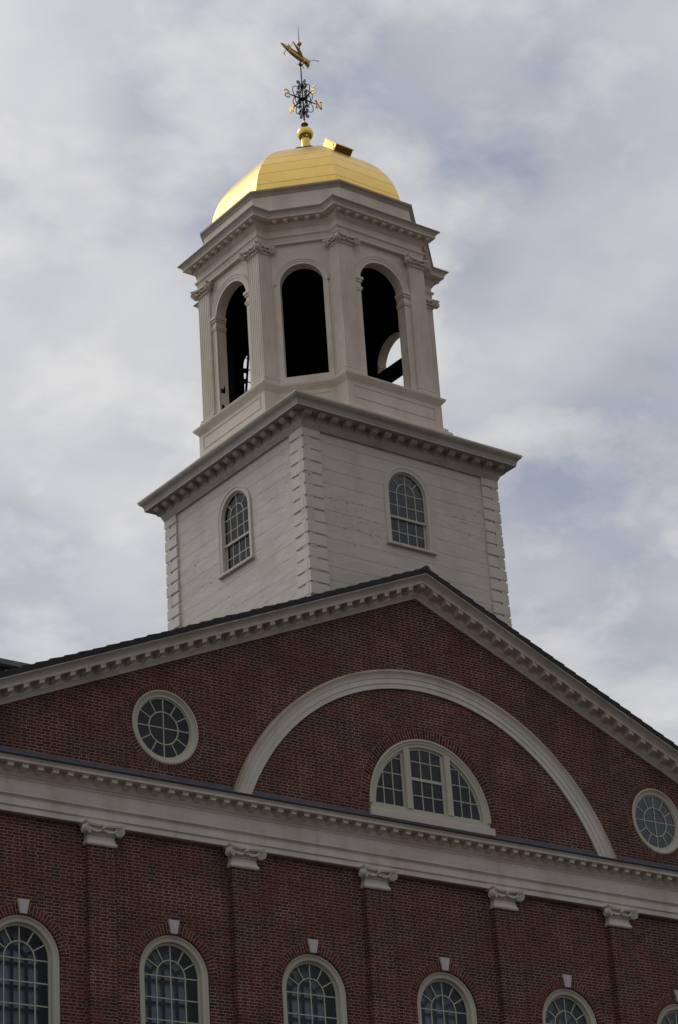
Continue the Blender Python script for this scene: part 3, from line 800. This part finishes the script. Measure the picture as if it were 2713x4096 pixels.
# fluted piers at the corners of the broad faces
def flute_edge(p0, p1, n, w, dep):
    p0, p1 = Vector(p0), Vector(p1); e = (p1-p0); L = e.length; e.normalize(); nr = Vector((e.y, -e.x)); out = [p0]
    for i in range(n):
        c = L*(i+.5)/n
        for q in range(5):
            a = pi*q/4; out.append(p0+e*(c-cos(a)*w/2)-nr*(sin(a)*dep))
    return out
def pier(sg):
    x0, x1, yf, yb = .825, 1.284, -2.640, -2.245
    pts = flute_edge((x0, yf), (x1, yf), 6, .048, .015)+flute_edge((x1, yf), (x1, yb+.02), 5, .046, .014)+[Vector((x1, yb)), Vector((x0, yb))]
    P = [(p.x, p.y) for p in pts]
    if sg < 0: P = [(-x, y) for x, y in P][::-1]
    m = MB(); m.sweep(P, [(0, 29.04), (0, 32.362)])
    B = [(x0, yf), (x1, yf), (x1, yb), (x0, yb)]
    if sg < 0: B = [(-x, y) for x, y in B][::-1]
    m.sweep(B, [(.072, 28.79), (.072, 28.90), (.055, 28.905), (.062, 28.93), (.055, 28.955), (.03, 28.965), (.028, 28.98), (.045, 28.995), (.04, 29.015), (.015, 29.025), (-.02, 29.042)])
    m.box(*sorted((sg*.80, sg*1.225)), -2.30, -2.20, 28.87, 32.40, mi=1)      # added dark sheet, makes the lit inner face look unlit
    m.sweep(B, [(-.03, 32.36), (.018, 32.362), (.018, 32.39), (-.01, 32.392), (-.01, 32.63)])
    return m
piers = []
for sg in (-1, 1):
    p = tpart('pilaster', pier(sg), [BELF, INSIDE])
    obj('capital', capital(.2295, 0., .80, d=.05), BELF, p, (sg*1.0545, -2.64, 32.362), smooth=True)
    rc_ = MB()   # the same scroll order returned along the inner side of the pier
    vs = capital(.13, 0., .74, d=.02)
    obj('return_capital', vs, BELF, p, (sg*1.284, -2.47, 32.362), sg*pi/2, smooth=True)
    piers.append(p)
for f in (1, 2, 3):
    for p in piers: tcopy(p, f*pi/2)
PL = plan(1.286, 2.646, 2.575)
ea = MB().sweep(PL, [(-.34, 32.622), (.0, 32.622), (.0, 32.70), (.008, 32.705), (.008, 32.745), (.014, 32.752), (.016, 32.768), (.030, 32.785), (.046, 32.80), (.05, 32.806), (.05, 32.838), (.0, 32.848), (.0, 33.015)])
tpart('entablature', ea, BELF)
ec = MB().sweep(PL, [(.0, 33.015), (.014, 33.02), (.016, 33.04), (.035, 33.055), (.052, 33.075), (.056, 33.09), (.07, 33.094), (.07, 33.205), (.08, 33.21), (.246, 33.21), (.249, 33.207), (.252, 33.21), (.252, 33.262), (.258, 33.266),
    (.260, 33.282), (.268, 33.295), (.285, 33.312), (.308, 33.332), (.330, 33.352), (.336, 33.362), (.344, 33.364), (.345, 33.384), (-.2, 33.44)], mi=[0]*17+[1]*4+[1])
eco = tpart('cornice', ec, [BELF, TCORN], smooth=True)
dn = MB().box(-.047, .047, -.205, -.07, 33.145, 33.209).box(-.056, .056, -.214, -.07, 33.185, 33.2095)
d0 = None
def put_dentil(x, d, rz):
    global d0
    loc = Matrix.Rotation(rz, 3, 'Z') @ Vector((x, -d, 0))
    if d0 is None: d0 = obj('dentil', dn, BELF, eco, loc, rz)
    else: copy_tree(d0, eco, loc, rz)
for f in range(4):
    for i in range(-5, 6): put_dentil(i*.268, 2.646, f*pi/2)
    for i in range(-2, 3): put_dentil(i*.262, 2.575, f*pi/2-pi/4)
    for sg in (-1, 1):
        put_dentil(sg*2.50, 1.286, f*pi/2+sg*pi/2) if False else None
# attic drum
def octo(ap): return [(ap/cos(pi/8)*cos(-pi/2-pi/8+k*pi/4), ap/cos(pi/8)*sin(-pi/2-pi/8+k*pi/4)) for k in range(8)]
at = MB().sweep(octo(2.555), [(0, 33.36), (0, 34.03), (.018, 34.033), (.020, 34.06), (.032, 34.075), (.036, 34.095), (.062, 34.115), (.068, 34.13), (.084, 34.134), (.086, 34.182), (-.35, 34.23)], mi=[0]+[1]*9)
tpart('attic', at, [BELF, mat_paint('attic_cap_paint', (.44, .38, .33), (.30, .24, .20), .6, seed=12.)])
# gilded dome: corner radius against height, with seams between the courses
DP = [(2.585, 34.20), (2.572, 34.36), (2.535, 34.52), (2.49, 34.70), (2.435, 34.87), (2.36, 35.05), (2.26, 35.24), (2.14, 35.42), (2.00, 35.60), (1.84, 35.77), (1.66, 35.93), (1.47, 36.08), (1.27, 36.22), (1.06, 36.35), (.84, 36.47), (.62, 36.58), (.40, 36.67)]
def dome():
    d = MB(); seam_at = [.34, .72, 1.10, 1.47, 1.83, 2.18, 2.53, 2.88, 3.2]
    arc = [0.]
    for a, b in zip(DP, DP[1:]): arc.append(arc[-1]+math.hypot(b[0]-a[0], b[1]-a[1]))
    def at_(s):
        for i in range(len(DP)-1):
            if s <= arc[i+1] or i == len(DP)-2:
                q = (s-arc[i])/(arc[i+1]-arc[i]); return (DP[i][0]+(DP[i+1][0]-DP[i][0])*q, DP[i][1]+(DP[i+1][1]-DP[i][1])*q)
    ss = sorted([(a, 0) for a in arc]+[(s-.006, 1) for s in seam_at if s < arc[-1]]+[(s+.006, 0) for s in seam_at if s < arc[-1]])
    pts = [at_(s) for s, _ in ss]; mi = []
    for i in range(len(ss)-1):
        mid = (ss[i][0]+ss[i+1][0])/2; mi.append(1 if any(abs(mid-s) < .0055 for s in seam_at) else 0)
    rot = -pi/2-pi/8
    for k in range(8):
        a0, a1 = rot+k*pi/4, rot+(k+1)*pi/4
        d.strip([0, 1], pts, lambda st, p: (p[0]*cos(a1 if st else a0), p[0]*sin(a1 if st else a0), p[1]))
        d.mi[-(len(pts)-1):] = mi
    return d
do = tpart('dome', dome(), [GOLD, SEAM], smooth=True)
for p in do.data.polygons: pass
tpart('dome_cap', MB().sweep(octo(.44), [(-.3, 36.60), (-.05, 36.70), (0, 36.72), (.0, 36.755), (-.35, 36.86)]), COPPER)
ht = MB()
# open roof hatch on the front slope, hinged along the courses
A = Vector((-.365, -1.60, 35.885)); ex = Vector((1, 0, 0)); es = Vector((0, .72, .69)).normalized(); en = Vector((0, -.69, .72)).normalized()
def hb(x0, x1, s0, s1, n0, n1, mi):
    P = lambda x, s_, n_: A+ex*x+es*s_+en*n_
    ht.hexa([P(x0, s0, n0), P(x1, s0, n0), P(x1, s1, n0), P(x0, s1, n0)], [P(x0, s0, n1), P(x1, s0, n1), P(x1, s1, n1), P(x0, s1, n1)], mi)
hb(0, .52, 0, .58, -.12, .140, 0); hb(-.022, .545, -.028, .61, .141, .165, 0)
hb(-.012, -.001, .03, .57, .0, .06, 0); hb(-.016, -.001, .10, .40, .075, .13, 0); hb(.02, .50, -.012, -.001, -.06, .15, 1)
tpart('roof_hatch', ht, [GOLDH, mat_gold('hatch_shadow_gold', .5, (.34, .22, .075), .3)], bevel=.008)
tpart('finial', MB().lathe([(.135, 36.80), (.125, 36.86), (.117, 36.95), (.117, 37.215)]+[(.211*sin(a), 37.412-.211*cos(a)) for a in [radians(34+i*(180-34-14)/22) for i in range(23)]]+[(.05, 37.63), (.046, 37.675)], 40), GOLDBALL, smooth=True)
# heavy bell beam and a railing post inside the open stage
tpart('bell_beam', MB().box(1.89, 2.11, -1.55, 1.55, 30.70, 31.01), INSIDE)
for f in (1, 2, 3):      # added dark panels over far diagonal openings, hiding sky and lit jambs
    tpart('dark_blocker', MB().box(-.72, .72, -2.295, -2.245, 28.8, 32.2), INSIDE, f*pi/2-pi/4)
rl = MB()
rl.tube([(-.80, 2.0, 28.86), (-.823, 2.0, 30.698), (-.695, 2.0, 31.78)], .034, 6)
for z in (30.95, 31.3, 31.62): rl.tube([(-.82, 2.0, z), (.62, 2.0, z)], .016, 5)
for z in (31.15, 31.45): rl.ball((-.62, 2.3, z), .07, 8)
tpart('railing', rl, IRON)
# torn painted lining on the left-hand jamb
def torn(pts, x): return MB().prism(pts, -.004, .0)
tj = MB()
for P in ([(.02, 29.52), (.13, 29.53), (.15, 29.62), (.135, 29.70), (.115, 29.76), (.118, 29.66), (.075, 29.64), (.02, 29.655)],
          [(.02, 29.22), (.09, 29.21), (.105, 29.14), (.06, 29.12), (.06, 29.0), (.10, 28.90), (.04, 28.99), (.02, 28.91), (.035, 29.05)]):
    c = (sum(p[0] for p in P)/len(P), sum(p[1] for p in P)/len(P))
    for i in range(len(P)):
        a, b = P[i], P[(i+1) % len(P)]
        tj.add([(.644, -2.55+c[0], c[1]), (.644, -2.55+a[0], a[1]), (.644, -2.55+b[0], b[1])], [(0, 1, 2)])
tj.v = [(-x, y, z) for x, y, z in tj.v]
tpart('torn_lining', tj, INSIDE, -pi/2)

# ================================================================== WEATHERVANE
VB = 37.66
vane = empty('weathervane', (0, YC, VB), 'gilded grasshopper weathervane with black iron scrolls and compass letters', 'weathervane')
def vpart(name, mb, mats, **k): return obj(name, mb, mats, vane, (0, 0, -VB), **k)
vpart('pole', MB().lathe([(.024, 37.78), (.022, 38.3), (.018, 39.0), (.015, 39.55)], 12).lathe([(.03, 38.02), (.055, 38.06), (.055, 38.12), (.03, 38.16)], 12).lathe([(.03, 38.44), (.065, 38.47), (.065, 38.52), (.03, 38.55)], 12)
      .lathe([(.03, 38.83), (.055, 38.86), (.055, 38.92), (.025, 38.96)], 12).ball((0, 0, 39.565), .047, 12), IRON, smooth=True)
vpart('collar', MB().lathe([(.045, 37.66), (.088, 37.675), (.095, 37.70), (.088, 37.72), (.04, 37.735)], 20), COPPER, smooth=True)
vpart('ferrule', MB().lathe([(.034, 37.735), (.036, 37.77), (.030, 37.81), (.024, 37.815)], 16), GOLDBALL, smooth=True)
vpart('spike', MB().lathe([(.014, 39.62), (.013, 40.16)], 8).lathe([(.012, 40.28), (.010, 40.5), (.003, 40.80)], 8), COPPER)
vpart('upper_ball', MB().ball((0, 0, 40.235), .066, 20), GOLDV, smooth=True)
# letters are cut plates standing in the plane of their arm, read outward
def bar(mb, x0, z0, x1, z1, w, t=.009):
    d = Vector((x1-x0, z1-z0)).normalized(); n = Vector((-d.y, d.x))*w/2
    mb.prism([(x0-n.x, z0-n.y), (x1-n.x, z1-n.y), (x1+n.x, z1+n.y), (x0+n.x, z0+n.y)], -t, t)
def letter(ch):
    L = MB(); h, w = .115, .075
    if ch == 'E':
        bar(L, -w, -h, -w, h, .05)
        for z in (-h+.018, 0, h-.018): bar(L, -w-.03, z, w*(1.15 if z else .6), z, .030)
    elif ch == 'N':
        bar(L, -w, -h, -w, h, .040); bar(L, w, -h, w, h, .040); bar(L, -w-.02, h-.01, w+.01, -h+.0, .05)
        bar(L, -w-.045, -h+.01, -w+.045, -h+.01, .026); bar(L, w-.045, h-.01, w+.045, h-.01, .026); bar(L, -w-.045, h-.01, -w+.02, h-.01, .026)
    elif ch == 'W':
        w = .095
        for x0, x1 in ((-w, -w*.48), (w*.02, w*.52)): bar(L, x0, h, x1, -h, .042)
        for x0, x1 in ((w*.02, -w*.48), (w, w*.52)): bar(L, x0, h, x1, -h, .026)
        for x in (-w, 0, w): bar(L, x-.035, h-.01, x+.035, h-.01, .024)
    else:
        P = [(.07, .065), (.055, .095), (.02, .11), (-.03, .105), (-.065, .075), (-.06, .04), (-.03, .015), (.03, -.015), (.06, -.045), (.062, -.08), (.03, -.105), (-.02, -.11), (-.055, -.095), (-.07, -.06)]
        for a, b in zip(P, P[1:]): bar(L, a[0]*1.05, a[1], b[0]*1.05, b[1], .042 if abs(a[1]) < .05 else .030)
        bar(L, .073, .04, .073, .105, .02); bar(L, -.073, -.04, -.073, -.105, .02)
    return L
def spiral(c, r, a0, turns, n=16, sg=1): return [(c[0]+r*(1-.82*i/n)*cos(a0+sg*turns*2*pi*i/n), c[1]+r*(1-.82*i/n)*sin(a0+sg*turns*2*pi*i/n)) for i in range(n+1)]
def bez(p0, p1, p2, p3, n=12): return [tuple((1-t)**3*a+3*(1-t)**2*t*b+3*(1-t)*t*t*c+t**3*d for a, b, c, d in zip(p0, p1, p2, p3)) for t in [i/n for i in range(n+1)]]
ZH = 38.495
for ch, ang in (('N', 0.), ('W', pi/2), ('S', pi), ('E', -pi/2)):
    R = Matrix.Rotation(ang, 3, 'Z')
    a = MB().tube([(.04, 0, 0), (.2, 0, 0), (.40, 0, 0), (.46, 0, 0)], [.022, .021, .014, .010], 8)
    arm = obj('arm', a, IRON, vane, (0, 0, ZH-VB), ang)
    obj('letter', letter(ch), GOLDV, arm, (.50, 0, 0))
    for sz in (1, -1):
        s = MB(); T = lambda pts: [(x, 0, sz*z) for x, z in pts]; r = .0115
        s.tube(T(bez((.24, .01), (.36, .16), (.34, .34), (.15, .33))+spiral((.13, .285), .048, 1.3, 1.3, 14, 1)), r, 5)
        s.tube(T(bez((.03, .36), (.07, .26), (.06, .16), (.145, .07))), r, 5)
        s.tube(T(spiral((.155, .155), .062, -1.4, 1.5, 18, -1)), r, 5)
        s.tube(T(bez((.02, .40), (.05, .46), (.07, .55), (.13, .53))+spiral((.118, .478), .05, .9, 1.4, 16, -1)), r, 5)
        s.tube(T(spiral((.10, .055), .045, 0, 1.4, 14, 1)), r*.9, 5)
        s.ball((.105, 0, sz*.27), .022, 8)
        obj('scroll', s, IRON, vane, (0, 0, ZH-VB), ang)
# the grasshopper lies along its own x axis, head to +x
gh = MB()
prof = [(-.86, .055, .006), (-.82, .048, .022), (-.72, .03, .045), (-.58, .01, .066), (-.44, -.005, .084), (-.28, -.015, .098), (-.12, -.015, .108), (.02, -.01, .116), (.14, .0, .112), (.24, .012, .098), (.28, .016, .092)]
for i in range(len(prof)): pass
def loft(mb, sec, n=16, sy=.62, flat=1.0):
    o = len(mb.v)
    for x, z, r in sec:
        for k in range(n):
            a = 2*pi*k/n; mb.v.append((x, r*sy*cos(a), z+r*sin(a)*(1. if sin(a) > 0 else flat)))
    for i in range(len(sec)-1):
        for k in range(n): mb.f.append([o+i*n+k, o+i*n+(k+1) % n, o+(i+1)*n+(k+1) % n, o+(i+1)*n+k]); mb.mi.append(0)
loft(gh, prof)
loft(gh, [(.255, .02, .080), (.275, .022, .100), (.30, .02, .105), (.34, .012, .098), (.375, -.005, .085), (.40, -.03, .062), (.41, -.05, .03)], 14, .72, 1.75)   # head, face sloping down
gh.ball((.372, .052, .045), .026, 8); gh.ball((.372, -.052, .045), .026, 8)
gh.ball((.345, 0, -.175), .03, 8, (.8, 1, 1.3))
for sy in (-1, 1):        # folded wings
    loft_w = [(.12, .03, .07), (-.1, .045, .072), (-.35, .045, .060), (-.6, .055, .043), (-.80, .07, .020)]
    o = len(gh.v)
    for x, z, w in loft_w:
        for dy, dz_ in ((.0, w), (.055, w*.55), (.075, -w*.25), (.06, -w*.6)): gh.v.append((x, sy*(dy*(w/.07)*.95+.006), z+dz_))
    for i in range(4):
        for k in range(3): gh.f.append([o+i*4+k, o+i*4+k+1, o+(i+1)*4+k+1, o+(i+1)*4+k]); gh.mi.append(0)
hop = obj('grasshopper', gh, GOLDV, vane, (-.01, 0, 39.80-VB), .256, smooth=True); hop.scale = (.90, .88, .90)
for sy in (-1, 1):
    lg = MB(); y = sy*.085
    lg.tube([(.02, y*.8, -.01), (-.08, y, .08), (-.2, y*1.1, .18), (-.31, y*1.1, .245), (-.37, y*1.1, .285)], [.036, .052, .040, .022, .016], 8)
    lg.ball((-.375, y*1.1, .29), .026, 8)
    lg.tube([(-.375, y*1.1, .29), (-.43, y*1.1, .20), (-.50, y*1.05, .06), (-.58, y, -.10), (-.60, y, -.15)], [.016, .013, .012, .012, .011], 6)
    lg.tube([(-.60, y, -.15), (-.66, y, -.13)], [.016, .007], 6); lg.tube([(-.60, y, -.15), (-.565, y, -.185)], .009, 6)
    obj('leg', lg, GOLDV, hop, smooth=True)
    for x0, dx in ((.12, -.10), (.24, .04)):
        l2 = MB().tube([(x0, y*.6, -.06), (x0-.03, y*1.15, -.10), (x0+dx*.6, y*1.2, -.155), (x0+dx, y*1.1, -.20)], [.022, .017, .012, .010], 6)
        l2.tube([(x0+dx, y*1.1, -.20), (x0+dx-.045, y*1.1, -.19)], .009, 5)
        obj('leg', l2, GOLDV, hop, smooth=True)
    k = .02+.035*sy
    an = MB().tube([(.385, sy*.03, .075), (.46, sy*.065, .12+k*.4), (.56, sy*.11, .155+k), (.66, sy*.15, .165+k*1.6)], .0105, 6); an.ball((.665, sy*.152, .166+k*1.6), .021, 8)
    obj('antenna', an, GOLDV, hop, smooth=True)
